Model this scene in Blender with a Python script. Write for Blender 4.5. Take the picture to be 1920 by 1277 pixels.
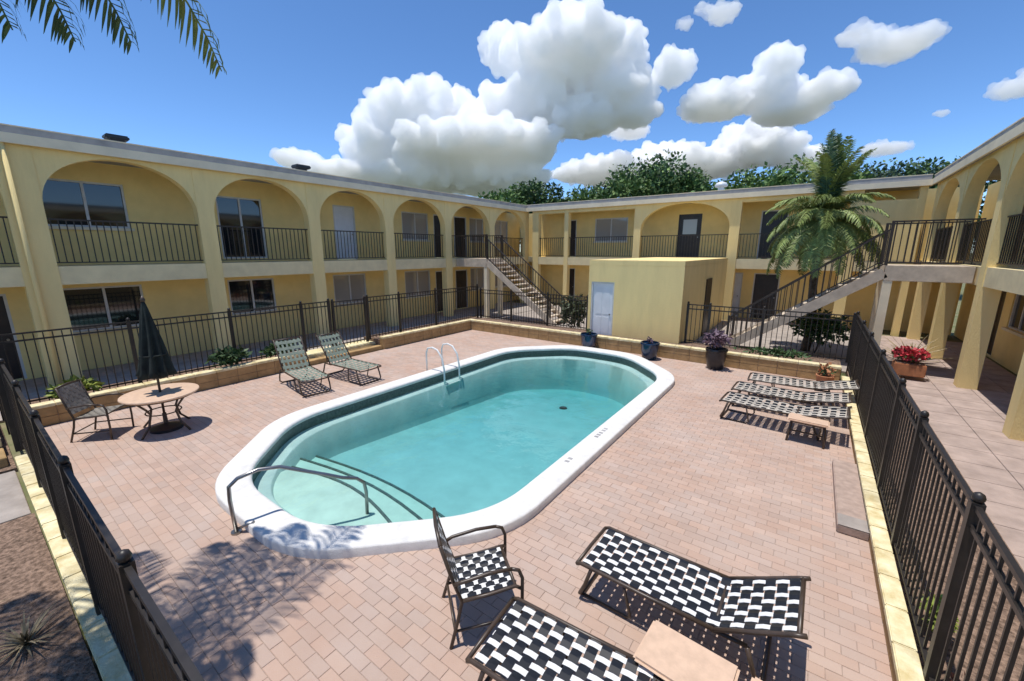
import bpy, bmesh, math, random
from mathutils import Vector, Matrix, Euler
random.seed(7)
R = math.radians
for o in list(bpy.data.objects): bpy.data.objects.remove(o)
S = bpy.context.scene
COL = S.collection

# ------------------------------------------------------------------ camera
CAMH, PITCH, YAW, FPX = 3.1, R(12.3), R(36), 772.0
cd = bpy.data.cameras.new('camera'); cam = bpy.data.objects.new('camera', cd); COL.objects.link(cam)
cd.sensor_width = 36; cd.lens = 36 * FPX / 1920; cd.clip_start = .05; cd.clip_end = 4000
cam.location = (0, 0, CAMH); cam.rotation_euler = (math.pi/2 - PITCH, 0, YAW); S.camera = cam
S.render.resolution_x, S.render.resolution_y = 1024, 681

# ------------------------------------------------------------------ sun, sky, exposure
SUNV = Vector((-.13, -.13, 1)).normalized()
ELEV = math.asin(SUNV.z); SUNAZ = math.atan2(SUNV.x, SUNV.y)
sd = bpy.data.lights.new('sun', 'SUN'); sun = bpy.data.objects.new('sun', sd); COL.objects.link(sun)
sd.energy = 2.75; sd.angle = R(.53); sd.color = (1, .955, .89)
sun.rotation_euler = SUNV.to_track_quat('Z', 'Y').to_euler(); sun.location = (0, 0, 60)
S.view_settings.view_transform = 'Standard'; S.view_settings.look = 'None'
S.view_settings.exposure = .70; S.view_settings.gamma = 1
W = bpy.data.worlds.new('World'); S.world = W; W.use_nodes = True

def pixel_angles(px, py):
    """direction of a photo pixel as azimuth (deg, from +Y to +X) and elevation (deg)"""
    a, b = (px-960)/FPX, -(py-638.5)/FPX
    f = Vector((-math.sin(YAW)*math.cos(PITCH), math.cos(YAW)*math.cos(PITCH), -math.sin(PITCH)))
    r = Vector((math.cos(YAW), math.sin(YAW), 0)); u = r.cross(f)
    d = f + r*a + u*b
    return math.degrees(math.atan2(d.x, d.y)), math.degrees(math.atan2(d.z, math.hypot(d.x, d.y)))

def build_world():
    nt = W.node_tree; N = nt.nodes; L = nt.links; N.clear()
    sky = N.new('ShaderNodeTexSky'); sky.sky_type = 'NISHITA'; sky.sun_disc = False
    sky.sun_elevation = ELEV; sky.sun_rotation = SUNAZ; sky.altitude = 4500; sky.air_density = 1.0; sky.dust_density = 0; sky.ozone_density = 2.5
    bg = N.new('ShaderNodeBackground'); bg.inputs[1].default_value = .14; hs = N.new('ShaderNodeHueSaturation'); hs.inputs['Saturation'].default_value = 1.14; L.new(sky.outputs[0], hs.inputs['Color']); L.new(hs.outputs[0], bg.inputs[0])
    out = N.new('ShaderNodeOutputWorld'); L.new(bg.outputs[0], out.inputs[0])
build_world()

# ------------------------------------------------------------------ helpers
MATS = {}
def mat(name, col, rough=.8, var=.12, scale=6., bump=.0, bscale=40., spec=.5, metal=0., col2=None, dirt=0., tint=False, objrand=0., stretch=None):
    if name in MATS: return MATS[name]
    M = bpy.data.materials.new(name); M.use_nodes = True; nt = M.node_tree; N, L = nt.nodes, nt.links
    b = N['Principled BSDF']; b.inputs['Roughness'].default_value = rough; b.inputs['Metallic'].default_value = metal; b.inputs['Specular IOR Level'].default_value = spec
    tc = N.new('ShaderNodeTexCoord'); ge = N.new('ShaderNodeNewGeometry')
    vec = ge.outputs['Position']
    if stretch:
        mp = N.new('ShaderNodeMapping'); mp.inputs['Scale'].default_value = stretch; L.new(vec, mp.inputs[0]); vec = mp.outputs[0]
    n = N.new('ShaderNodeTexNoise'); n.inputs['Scale'].default_value = scale; n.inputs['Detail'].default_value = 7; n.inputs['Roughness'].default_value = .6; L.new(vec, n.inputs['Vector'])
    c2 = col2 or tuple(max(0, c*(1-2.2*var)) for c in col)
    mx = N.new('ShaderNodeMix'); mx.data_type = 'RGBA'; mx.inputs[6].default_value = (*c2, 1); mx.inputs[7].default_value = (*[min(.95, c*(1+.6*var)) for c in col], 1)
    mr = N.new('ShaderNodeMapRange'); mr.inputs[1].default_value = .3; mr.inputs[2].default_value = .68; L.new(n.outputs['Fac'], mr.inputs[0]); L.new(mr.outputs[0], mx.inputs[0])
    out = mx.outputs[2]
    if dirt:
        n2 = N.new('ShaderNodeTexNoise'); n2.inputs['Scale'].default_value = .9; n2.inputs['Detail'].default_value = 9; n2.inputs['Roughness'].default_value = .7; L.new(vec, n2.inputs['Vector'])
        r2 = N.new('ShaderNodeMapRange'); r2.inputs[1].default_value = .5; r2.inputs[2].default_value = .72; r2.inputs[3].default_value = 0; r2.inputs[4].default_value = dirt; L.new(n2.outputs['Fac'], r2.inputs[0])
        m2 = N.new('ShaderNodeMix'); m2.data_type = 'RGBA'; m2.inputs[7].default_value = (col[0]*.42, col[1]*.4, col[2]*.38, 1); L.new(out, m2.inputs[6]); L.new(r2.outputs[0], m2.inputs[0]); out = m2.outputs[2]
    if tint:
        at = N.new('ShaderNodeAttribute'); at.attribute_name = 'tint'
        m3 = N.new('ShaderNodeMix'); m3.data_type = 'RGBA'; m3.blend_type = 'MULTIPLY'; m3.inputs[0].default_value = 1; L.new(out, m3.inputs[6]); L.new(at.outputs['Color'], m3.inputs[7]); out = m3.outputs[2]
    if objrand:
        oi = N.new('ShaderNodeObjectInfo'); hs = N.new('ShaderNodeHueSaturation'); r3 = N.new('ShaderNodeMapRange'); r3.inputs[3].default_value = 1-objrand; r3.inputs[4].default_value = 1+objrand
        L.new(oi.outputs['Random'], r3.inputs[0]); L.new(r3.outputs[0], hs.inputs['Value']); L.new(out, hs.inputs['Color']); out = hs.outputs[0]
    L.new(out, b.inputs['Base Color'])
    if bump:
        nb = N.new('ShaderNodeTexNoise'); nb.inputs['Scale'].default_value = bscale; nb.inputs['Detail'].default_value = 5; L.new(vec, nb.inputs['Vector'])
        bp = N.new('ShaderNodeBump'); bp.inputs['Strength'].default_value = bump; bp.inputs['Distance'].default_value = .02; L.new(nb.outputs['Fac'], bp.inputs['Height']); L.new(bp.outputs[0], b.inputs['Normal'])
    MATS[name] = M; return M

stucco = mat('yellow_stucco', (.92, .72, .33), .9, .035, 2.5, .5, 70, .2, dirt=.20, stretch=(1.3, 1.3, .28))
stucco_in = mat('yellow_wall_paint', (.92, .70, .29), .85, .04, 2.2, .2, 50, .2, dirt=.06)
trimp = mat('cream_trim_paint', (.87, .75, .53), .7, .06, 2., .1, 30, .3, dirt=.2)
slabp = mat('cream_slab_paint', (.86, .715, .41), .8, .06, 2.5, .2, 40, .3, dirt=.22)
roofm = mat('grey_roof_edge', (.38, .37, .36), .75, .12, 3., .2, 30, .3, dirt=.4)
roofdk = mat('dark_roof_vent', (.03, .035, .04), .6, .1)
iron = mat('dark_bronze_iron', (.026, .021, .018), .45, .2, 9, 0, 10, .5)
ironb = mat('brown_railing_paint', (.045, .033, .024), .5, .2, 9)
conc = mat('concrete_path', (.40, .35, .31), .9, .13, 3., .3, 70, .2, dirt=.45)
concs = mat('stair_concrete', (.66, .55, .42), .85, .12, 4., .25, 60, .2, dirt=.45)
pav = mat('clay_paver', (.475, .372, .312), .9, .10, .8, .35, 90, .2, col2=(.46, .325, .255), tint=True, dirt=.14)
joint = mat('sand_joint', (.40, .315, .26), .95, .2, 30)
coping = mat('white_coping', (.76, .74, .70), .85, .06, 9., .35, 90, .2, dirt=.24)
tile = mat('waterline_tile', (.10, .13, .12), .35, .25, 22)
plaster = mat('pool_plaster', (.48, .59, .575), .8, .06, 2.2, dirt=.12)
stepm = mat('pool_step_plaster', (.52, .63, .56), .8, .08, 3.)
planterm = mat('ochre_planter_block', (.46, .30, .14), .9, .14, 5., .4, 50, .2, dirt=.5)
capm = mat('cream_planter_cap', (.78, .70, .46), .85, .2, 7., .4, 50, .2, col2=(.58, .46, .22), dirt=.75)
mulch = mat('red_mulch', (.30, .205, .15), .95, .35, 25, .9, 60, .1)
soil = mat('dry_ground', (.22, .19, .12), .95, .25, 1.5, .4, 20, .1, col2=(.10, .14, .05))
whitep = mat('white_door_paint', (.74, .77, .80), .45, .05, 3)
darkd = mat('dark_door_paint', (.028, .020, .018), .4, .2, 5)
greyblind = mat('grey_blind', (.38, .38, .37), .7, .1, 4)
frame_m = mat('white_window_frame', (.62, .62, .60), .5, .06, 5)
bluep = mat('blue_glazed_pot', (.010, .034, .085), .12, .3, 7, 0, 10, .6)
darkpot = mat('dark_pot', (.022, .02, .024), .35, .2, 7)
terra = mat('terracotta', (.48, .20, .09), .8, .15, 8)
tabletop = mat('tan_table_top', (.66, .46, .32), .55, .07, 12, .1, 60)
bronze = mat('bronze_furniture_frame', (.075, .05, .034), .38, .2, 9, 0, 10, .5)
greenf = mat('grey_green_sling', (.23, .27, .21), .8, .1, 8)
wstrap = mat('white_vinyl_strap', (.80, .79, .76), .45, .05, 6)
bstrap = mat('black_vinyl_strap', (.014, .014, .016), .4, .2, 6)
brnstrap = mat('tan_vinyl_strap', (.62, .56, .47), .5, .12, 6)
umbf = mat('dark_green_canvas', (.014, .022, .018), .85, .3, 9, .3, 30)
steel = mat('pool_rail_steel', (.34, .33, .32), .28, .1, 9, metal=.9)
pvc = mat('white_plastic', (.78, .78, .76), .4, .04, 6)
redp = mat('red_plastic', (.55, .05, .06), .5, .15, 6)
palm_leaf = mat('palm_leaf', (.26, .33, .09), .55, .25, 8, objrand=.22, spec=.4)
palm_leaf2 = mat('palm_leaf_dark', (.085, .155, .06), .5, .25, 8, objrand=.2, spec=.4)
bark = mat('palm_bark', (.17, .13, .09), .95, .3, 18, .8, 25, .1)
leafg = mat('tree_leaf', (.125, .22, .06), .6, .35, 1.6, objrand=.25, spec=.3)
leafy = mat('yellow_green_leaf', (.25, .30, .05), .6, .3, 6, objrand=.15)
leafs = mat('shrub_leaf', (.06, .12, .035), .6, .3, 6, objrand=.15)
leafp = mat('purple_leaf', (.20, .13, .17), .6, .25, 9)
redfl = mat('red_flower', (.62, .06, .08), .6, .2, 9)
dryl = mat('dry_grass_blade', (.36, .28, .16), .8, .3, 9)

def glass(name, col):
    if name in MATS: return MATS[name]
    M = bpy.data.materials.new(name); M.use_nodes = True; b = M.node_tree.nodes['Principled BSDF']
    b.inputs['Base Color'].default_value = (*col, 1); b.inputs['Roughness'].default_value = .04; b.inputs['Specular IOR Level'].default_value = .9
    nt = M.node_tree; n = nt.nodes.new('ShaderNodeTexNoise'); n.inputs['Scale'].default_value = 1.4; bp = nt.nodes.new('ShaderNodeBump'); bp.inputs['Strength'].default_value = .08
    nt.links.new(n.outputs['Fac'], bp.inputs['Height']); nt.links.new(bp.outputs[0], b.inputs['Normal'])
    MATS[name] = M; return M
dglass = glass('dark_window_glass', (.012, .016, .02))
bglass = glass('blind_behind_glass', (.33, .31, .28))

class MB:
    def __init__(s): s.v, s.f = [], []
    def quad(s, *p):
        i = len(s.v); s.v += [tuple(q) for q in p]; s.f.append(tuple(range(i, i+len(p)))); return s
    def box(s, x0, x1, y0, y1, z0, z1):
        i = len(s.v)
        s.v += [(x0,y0,z0),(x1,y0,z0),(x1,y1,z0),(x0,y1,z0),(x0,y0,z1),(x1,y0,z1),(x1,y1,z1),(x0,y1,z1)]
        s.f += [tuple(i+k for k in f) for f in ((0,3,2,1),(4,5,6,7),(0,1,5,4),(1,2,6,5),(2,3,7,6),(3,0,4,7))]; return s
    def tube(s, pts, r, n=8, close=False):
        pts = [Vector(p) for p in pts]; i0 = len(s.v); K = len(pts); up = Vector((0, 0, 1)); last = None
        for k, p in enumerate(pts):
            if close: t = pts[(k+1) % K] - pts[k-1]
            else: t = pts[min(k+1, K-1)] - pts[max(k-1, 0)]
            t.normalize()
            a = (last - t*last.dot(t)) if last is not None else t.cross(up if abs(t.z) < .95 else Vector((1, 0, 0)))
            a.normalize(); last = a; b = t.cross(a)
            rr = r[k] if isinstance(r, (list, tuple)) else r
            s.v += [tuple(p + a*(rr*math.cos(2*math.pi*j/n)) + b*(rr*math.sin(2*math.pi*j/n))) for j in range(n)]
        for k in range(K if close else K-1):
            k2 = (k+1) % K
            for j in range(n): s.f.append((i0+k*n+j, i0+k*n+(j+1) % n, i0+k2*n+(j+1) % n, i0+k2*n+j))
        if not close: s.f.append(tuple(i0+j for j in range(n))[::-1]); s.f.append(tuple(i0+(K-1)*n+j for j in range(n)))
        return s
    def bar(s, p, q, w, h):
        """rectangular bar from p to q, w across, h high"""
        p, q = Vector(p), Vector(q); t = (q-p).normalized(); a = t.cross(Vector((0, 0, 1)))
        if a.length < 1e-4: a = Vector((1, 0, 0))
        a.normalize(); b = a.cross(t); i = len(s.v)
        for c in (p, q): s.v += [tuple(c + a*(sx*w/2) + b*(sy*h/2)) for sx, sy in ((-1,-1),(1,-1),(1,1),(-1,1))]
        s.f += [tuple(i+k for k in f) for f in ((0,1,2,3),(7,6,5,4),(0,4,5,1),(1,5,6,2),(2,6,7,3),(3,7,4,0))]; return s
    def lathe(s, prof, n=24, c=(0, 0, 0)):
        i0 = len(s.v)
        for (r, z) in prof: s.v += [(c[0]+r*math.cos(2*math.pi*j/n), c[1]+r*math.sin(2*math.pi*j/n), c[2]+z) for j in range(n)]
        for k in range(len(prof)-1):
            for j in range(n): s.f.append((i0+k*n+j, i0+k*n+(j+1) % n, i0+(k+1)*n+(j+1) % n, i0+(k+1)*n+j))
        s.f.append(tuple(i0+j for j in range(n))[::-1]); s.f.append(tuple(i0+(len(prof)-1)*n+j for j in range(n))); return s
    def mesh(s, name, m, smooth=False, bevel=0):
        me = bpy.data.meshes.new(name); me.from_pydata(s.v, [], s.f); me.update()
        if bevel:
            bm = bmesh.new(); bm.from_mesh(me); bmesh.ops.remove_doubles(bm, verts=bm.verts, dist=1e-5)
            es = [e for e in bm.edges if len(e.link_faces) == 2 and e.calc_face_angle(0) > .5]
            bmesh.ops.bevel(bm, geom=es, offset=bevel, segments=2, affect='EDGES', clamp_overlap=True); bm.to_mesh(me); bm.free()
        if smooth:
            for p in me.polygons: p.use_smooth = True
            if smooth == 'auto': me.set_sharp_from_angle(angle=R(40))
        me.materials.append(m); return me
    def build(s, name, m, parent=None, smooth=False, bevel=0, world=True):
        if parent is not None and world:
            o = origin(parent); s.v = [(x-o.x, y-o.y, z-o.z) for x, y, z in s.v]
        return inst(name, s.mesh(name, m, smooth, bevel), parent, None)

ORG = {}
def origin(o): return ORG.get(o.name, Vector((0, 0, 0)))
def inst(name, me, parent=None, loc=None, rot=None, scale=None):
    """object from mesh data; loc in world for unrotated parents"""
    o = bpy.data.objects.new(name, me); COL.objects.link(o)
    po = origin(parent) if parent is not None else Vector((0, 0, 0))
    if parent is not None: o.parent = parent
    if loc is not None: o.location = Vector(loc) - po; ORG[o.name] = Vector(loc)
    else: ORG[o.name] = po
    if rot is not None: o.rotation_euler = rot
    if scale is not None: o.scale = scale
    return o
def tag(o, label=None, cat=None, group=None, kind=None):
    if label: o['label'] = label
    if cat: o['category'] = cat
    if group: o['group'] = group
    if kind: o['kind'] = kind
    return o
def thing(name, label, cat, loc=(0, 0, 0), rz=0, group=None):
    o = bpy.data.objects.new(name, None); COL.objects.link(o); o.location = loc; o.rotation_euler = (0, 0, rz); o.empty_display_size = .2
    ORG[o.name] = Vector(loc); return tag(o, label, cat, group)
def copy_tree(o, parent=None):
    c = o.copy(); COL.objects.link(c); c.parent = parent
    for ch in list(o.children): copy_tree(ch, c)
    return c

# ------------------------------------------------------------------ pool geometry
PCX, PCY, PHX, PHY, PCH = -5.02, 6.65, 2.68, 5.1, 1.62
def outline(d, k=9):
    hx, hy, c = PHX-d, PHY-d, PCH-.586*d
    V = [(-hx+c, -hy), (hx-c, -hy), (hx, -hy+c), (hx, hy-c), (hx-c, hy), (-hx+c, hy), (-hx, hy-c), (-hx, -hy+c)]
    out = []
    for i, v in enumerate(V):
        v = Vector(v); a = Vector(V[i-1]); b = Vector(V[(i+1) % 8]); t = .62
        p = v + (a-v).normalized()*t; q = v + (b-v).normalized()*t
        for j in range(k):
            s = j/(k-1); out.append(tuple(p*(1-s)**2 + v*(2*s*(1-s)) + q*s*s))
    return [(PCX+x, PCY+y) for x, y in out]
def inside(x, y, d):
    ax, ay = abs(x-PCX), abs(y-PCY)
    return ax < PHX-d and ay < PHY-d and ax+ay < (PHX-d)+(PHY-d)-(PCH-.586*d)
DX0, DX1, DY0, DY1 = -10.9, .86, .40, 12.2           # deck

# ------------------------------------------------------------------ the setting
def setting():
    h = MB(); x0, x1, y0, y1, B = -7.5, -2.6, 1.8, 11.5, 900.   # hole for the pool
    z = -.05
    xs, ys = (-B, x0, x1, B), (-B, y0, y1, B)
    for i in range(3):
        for j in range(3):
            if i == 1 and j == 1: continue
            h.quad((xs[i], ys[j], z), (xs[i+1], ys[j], z), (xs[i+1], ys[j+1], z), (xs[i], ys[j+1], z))
    tag(h.build('ground', soil), kind='structure')
    # deck: sand bed with hole, then pavers
    o = outline(.2); n = len(o); b = MB()
    def onrect(x, y):
        dx, dy = x-PCX, y-PCY; t = 1e9
        if dx > 0: t = min(t, (DX1-PCX)/dx)
        if dx < 0: t = min(t, (DX0-PCX)/dx)
        if dy > 0: t = min(t, (DY1-PCY)/dy)
        if dy < 0: t = min(t, (DY0-PCY)/dy)
        return PCX+dx*t, PCY+dy*t
    out = [onrect(*p) for p in o]
    for c in ((DX0, DY0), (DX1, DY0), (DX1, DY1), (DX0, DY1)):
        k = min(range(n), key=lambda i: (out[i][0]-c[0])**2+(out[i][1]-c[1])**2); out[k] = c
    for i in range(n):
        j = (i+1) % n; b.quad((*out[i], -.006), (*out[j], -.006), (*o[j], -.006), (*o[i], -.006))
    deck = tag(b.build('pool_deck', joint), kind='structure')
    # pavers, running bond
    PL, PW, g = .21, .105, .003
    spots = []; row = 0; y = DY0
    while y < DY1-.01:
        x = DX0 - (PL/2 if row % 2 else 0)
        while x < DX1-.01:
            a, c, e = max(x, DX0), min(x+PL, DX1), min(y+PW, DY1)
            cx, cy = (a+c)/2, (y+e)/2
            if c-a > .03 and e-y > .03 and not inside(cx, cy, .2): spots.append((a, c, y, e))
            x += PL
        y += PW; row += 1
    def paver(bm, a, c, y, e, dz):
        g2, ch, z1 = g/2, .003, dz
        i = len(bm.v); a, c, y, e = a+g2, c-g2, y+g2, e-g2
        bm.v += [(a,y,-.03),(c,y,-.03),(c,e,-.03),(a,e,-.03),(a,y,z1-ch),(c,y,z1-ch),(c,e,z1-ch),(a,e,z1-ch),(a+ch,y+ch,z1),(c-ch,y+ch,z1),(c-ch,e-ch,z1),(a+ch,e-ch,z1)]
        for k in range(4):
            q = (k+1) % 4; bm.f += [(i+k, i+q, i+4+q, i+4+k), (i+4+k, i+4+q, i+8+q, i+8+k)]
        bm.f.append((i+8, i+9, i+10, i+11))
    PAL = [(1.0,.99,.985),(1.02,.99,.965),(.975,.975,.975),(1.01,.96,.93),(.95,.94,.935),(1.04,1.01,.985),(1.0,.945,.905),(.98,.99,1.0)]
    def tinted(me, tints):
        at = me.color_attributes.new('tint', 'FLOAT_COLOR', 'CORNER'); k = 0
        for p, t in zip(me.polygons, tints):
            for _ in p.loop_indices: at.data[k].color = (*t, 1); k += 1
    def vis(s):
        x, y = (s[0]+s[1])/2, (s[2]+s[3])/2
        d = Vector((x, y)); fw = Vector((-math.sin(YAW), math.cos(YAW))); depth = d.dot(fw); lat = d.x*fw.y - d.y*fw.x
        dep = depth*math.cos(PITCH)+CAMH*math.sin(PITCH); v = (depth*math.sin(PITCH)-CAMH*math.cos(PITCH))/max(dep, .01)
        ok = dep > .5 and abs(lat/dep) < 1.2 and v > -.80 and s[1]-s[0] > .2 and s[3]-s[2] > .1
        return (0 if ok else 1, d.length)
    spots.sort(key=vis)
    metas = []
    for k in range(8):
        m0 = MB(); paver(m0, -PL/2, PL/2, -PW/2, PW/2, 0); me = m0.mesh('paver', pav); tinted(me, [PAL[k]]*9); metas.append(me)
    for (a, c, y, e) in spots[:300]:
        p = inst('paver', random.choice(metas), deck, ((a+c)/2, (y+e)/2, random.uniform(-.0015, .001)))
        p.rotation_euler = (random.gauss(0, .004), random.gauss(0, .004), random.gauss(0, .004))
    rest = MB(); tt = []
    for (a, c, y, e) in spots[300:]:
        paver(rest, a, c, y, e, random.uniform(-.002, .001)); t = random.choice(PAL); s = random.uniform(.94, 1.05); tt += [tuple(q*s for q in t)]*9
    o = rest.build('pavers', pav, deck); tinted(o.data, tt); tag(o, kind='stuff')
    # walks
    def slabs(name, x0, x1, y0, y1, nx, ny, z=0., m=conc):
        base = tag(MB().box(x0, x1, y0, y1, -.045, z-.02).build(name, joint), kind='structure')
        dx, dy = (x1-x0)/nx, (y1-y0)/ny
        me = MB().box(-dx/2+.004, dx/2-.004, -dy/2+.004, dy/2-.004, -.018, 0).mesh('concrete_slab', m, bevel=.004)
        for i in range(nx):
            for j in range(ny): inst('concrete_slab', me, base, (x0+dx*(i+.5), y0+dy*(j+.5), z))
    slabs('left_walk', -15.35, -11.95, -6, 20.4, 2, 16)
    slabs('right_walk', 2.0, 4.45, -2, 20.4, 4, 36, 0., mat('pink_concrete', (.44, .345, .30), .9, .13, 3., .3, 70, .2, dirt=.35))
    slabs('back_walk', -11.9, 1.95, 13.55, 22.0, 6, 4)
    slabs('gate_path', -9.0, -7.3, -5, .16, 1, 4)
    tag(MB().box(-7.25, 1.2, -5, .18, -.045, .012).box(-11.9, -9.05, -5, .18, -.045, .012).build('mulch_bed', mulch), kind='structure')
setting()

# ------------------------------------------------------------------ pool
def pool():
    t = thing('swimming_pool', 'long eight-sided swimming pool with white raised coping and teal water', 'pool', (PCX, PCY, 0))
    def rings(prof, name, m, parent=t, cap=False, smooth='auto'):
        b = MB(); n = 0
        for (d, z) in prof:
            o = outline(d); n = len(o); b.v += [(x, y, z(y) if callable(z) else z) for x, y in o]
        for k in range(len(prof)-1):
            for i in range(n): b.f.append((k*n+i, k*n+(i+1) % n, (k+1)*n+(i+1) % n, (k+1)*n+i))
        if cap: b.f.append(tuple((len(prof)-1)*n+i for i in range(n)))
        return b.build(name, m, parent, smooth)
    rings([(.0, -.03), (0, .095), (.008, .108), (.025, .116), (.33, .118), (.36, .108), (.377, .088), (.38, .06), (.37, .035), (.33, .03)], 'coping', coping)
    rings([(.345, .05), (.345, -.16)], 'tile_band', tile)
    floor = lambda y: -.72 - max(0, y-3.0)*.060
    rings([(.347, -.155), (.55, -.17), (.57, -.19), (.66, lambda y: floor(y)+.18), (.72, lambda y: floor(y)+.05), (.86, floor)], 'shell', plaster, cap=True)
    for k, (yk, z) in enumerate(((2.75, -.24), (3.1, -.40), (3.45, -.56))):
        o = [p for p in outline(.56) if p[1] < yk]; o.sort(key=lambda p: math.atan2(p[1]-yk, p[0]-PCX))
        xl, xr = o[0][0], o[-1][0]
        front = [(xr+(xl-xr)*s/10, yk+.22*math.sin(math.pi*s/10)) for s in range(11)]
        ring = o + front; b = MB(); n = len(ring)
        b.v = [(x, y, z) for x, y in ring] + [(x, y, -.80) for x, y in ring]
        b.f = [tuple(range(n))] + [(i, i+n, (i+1) % n+n, (i+1) % n) for i in range(n)]
        st = b.build('step', stepm, t)
        MB().tube([(x, y, z+.004) for x, y in front], .022, 6).build('step_edge_tile', tile, st, True)
    # skimmer lids on the right coping, painted depth marks near the edge
    for y in (4.86, 4.96, 5.86, 5.95, 6.04, 6.15, 6.24): MB().box(-2.60, -2.53, y, y+.055, .112, .118).build('depth_mark', roofm, t)
    for (x, y) in ((-5.1, 9.4),): MB().lathe([(.11, 0), (.10, .015), (.02, .02)], 20, (x, y, -.72-(y-3)*.06+.003)).build('floor_drain', darkpot, t)
    # water: closed body with surface waves and absorption
    M = bpy.data.materials.new('pool_water'); M.use_nodes = True; nt = M.node_tree; N, L = nt.nodes, nt.links; N.clear()
    out = N.new('ShaderNodeOutputMaterial'); tr = N.new('ShaderNodeBsdfTransparent'); tr.inputs[0].default_value = (.93, .98, .98, 1)
    gl = N.new('ShaderNodeBsdfGlossy'); gl.inputs['Roughness'].default_value = .02; fr = N.new('ShaderNodeFresnel'); fr.inputs[0].default_value = 1.33
    mx = N.new('ShaderNodeMixShader'); nz = N.new('ShaderNodeTexNoise'); nz.inputs['Scale'].default_value = 2.6; nz.inputs['Detail'].default_value = 3; ge = N.new('ShaderNodeNewGeometry'); L.new(ge.outputs['Position'], nz.inputs['Vector'])
    bp = N.new('ShaderNodeBump'); bp.inputs['Strength'].default_value = .28; bp.inputs['Distance'].default_value = .05; L.new(nz.outputs['Fac'], bp.inputs['Height'])
    L.new(bp.outputs[0], gl.inputs['Normal']); L.new(bp.outputs[0], fr.inputs['Normal']); L.new(fr.outputs[0], mx.inputs[0]); L.new(tr.outputs[0], mx.inputs[1]); L.new(gl.outputs[0], mx.inputs[2]); L.new(mx.outputs[0], out.inputs['Surface'])
    va = N.new('ShaderNodeVolumeAbsorption'); va.inputs['Color'].default_value = (.24, .75, .79, 1); va.inputs['Density'].default_value = .58; L.new(va.outputs[0], out.inputs['Volume'])
    o = outline(.335); n = len(o); b = MB(); b.v = [(x, y, -.055) for x, y in o] + [(x, y, -1.9) for x, y in o]
    b.f = [tuple(range(n)), tuple(range(2*n-1, n-1, -1))] + [(i, i+n, (i+1) % n+n, (i+1) % n) for i in range(n)]
    tag(b.build('pool_water', M), kind='structure')
    # entry rail
    r = thing('pool_grab_rail', 'bent steel grab rail at the near steps of the pool', 'grab rail', (-4.9, 1.47, 0))
    P = [(-4.9,1.47,0),(-4.92,1.46,.4),(-4.92,1.47,.56),(-4.88,1.55,.64),(-4.84,1.75,.67),(-4.76,1.95,.64),(-4.5,2.35,.44),(-4.40,2.5,.36),(-4.33,2.64,.31),(-4.30,2.72,.22),(-4.30,2.74,.08),(-4.32,2.74,-.28)]
    MB().tube(P, .022, 10).build('rail_tube', steel, r, True)
    MB().tube([(-4.9,1.47,.0),(-4.9,1.47,.02)], .055, 14).build('foot_flange', steel, r)
    MB().tube([(-4.9,1.47,.04),(-4.74,1.60,.13)], .016, 8).build('brace', steel, r, True)
    # ladder on the left side
    l = thing('pool_ladder', 'pale ladder handrails on the far left edge of the pool', 'pool ladder', (-7.45, 7.25, 0))
    for y in (6.98, 7.52):
        MB().tube([(-7.78,y,.0),(-7.78,y,.55),(-7.72,y,.68),(-7.55,y,.72),(-7.38,y,.68),(-7.22,y,.5),(-7.16,y,.2),(-7.15,y,-.7)], .022, 8).build('handrail', pvc, l, True)
    for z in (-.2, -.45): MB().box(-7.2, -7.1, 6.98, 7.52, z-.015, z+.015).build('rung', pvc, l)
pool()

# ------------------------------------------------------------------ buildings
def axis_pt(ax, u, w, z):   # ax 'y': facade runs along y, w is x ; ax 'x': facade runs along x, w is y
    return (w, u, z) if ax == 'y' else (u, w, z)
def abox(mb, ax, u0, u1, w0, w1, z0, z1):
    w0, w1 = min(w0, w1), max(w0, w1)
    return mb.box(w0, w1, u0, u1, z0, z1) if ax == 'y' else mb.box(u0, u1, w0, w1, z0, z1)
ZS0, ZS1, ZE = 2.36, 2.75, 5.34
def arch_strip(mb, ax, a, b, w0, w1, spring, apex, top, n=28):
    """solid spandrel between u=a..b from the arch curve up to top, thickness w0..w1"""
    us = [(a+b)/2 - (b-a)/2*math.cos(math.pi*i/n) for i in range(n+1)]
    zs = [spring + (apex-spring)*math.sin(math.pi*i/n)**.86 for i in range(n+1)]
    for i in range(n):
        p = [(us[i], zs[i]), (us[i+1], zs[i+1]), (us[i+1], top), (us[i], top)]
        for w in (w0, w1): mb.quad(*[axis_pt(ax, u, w, z) for u, z in p])
        mb.quad(*[axis_pt(ax, u, w, z) for u, z, w in ((us[i], zs[i], w0), (us[i+1], zs[i+1], w0), (us[i+1], zs[i+1], w1), (us[i], zs[i], w1))])
def wall_openings(mb, ax, u0, u1, w0, w1, z0, z1, ops):
    cuts = sorted({u0, u1, *[o[0] for o in ops], *[o[1] for o in ops]})
    for a, b in zip(cuts[:-1], cuts[1:]):
        if b-a < 1e-4: continue
        zz = z0
        for o in sorted([o for o in ops if o[0] <= a+1e-5 and o[1] >= b-1e-5], key=lambda o: o[2]):
            if o[2] > zz: abox(mb, ax, a, b, w0, w1, zz, o[2])
            zz = max(zz, o[3])
        if zz < z1: abox(mb, ax, a, b, w0, w1, zz, z1)
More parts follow.
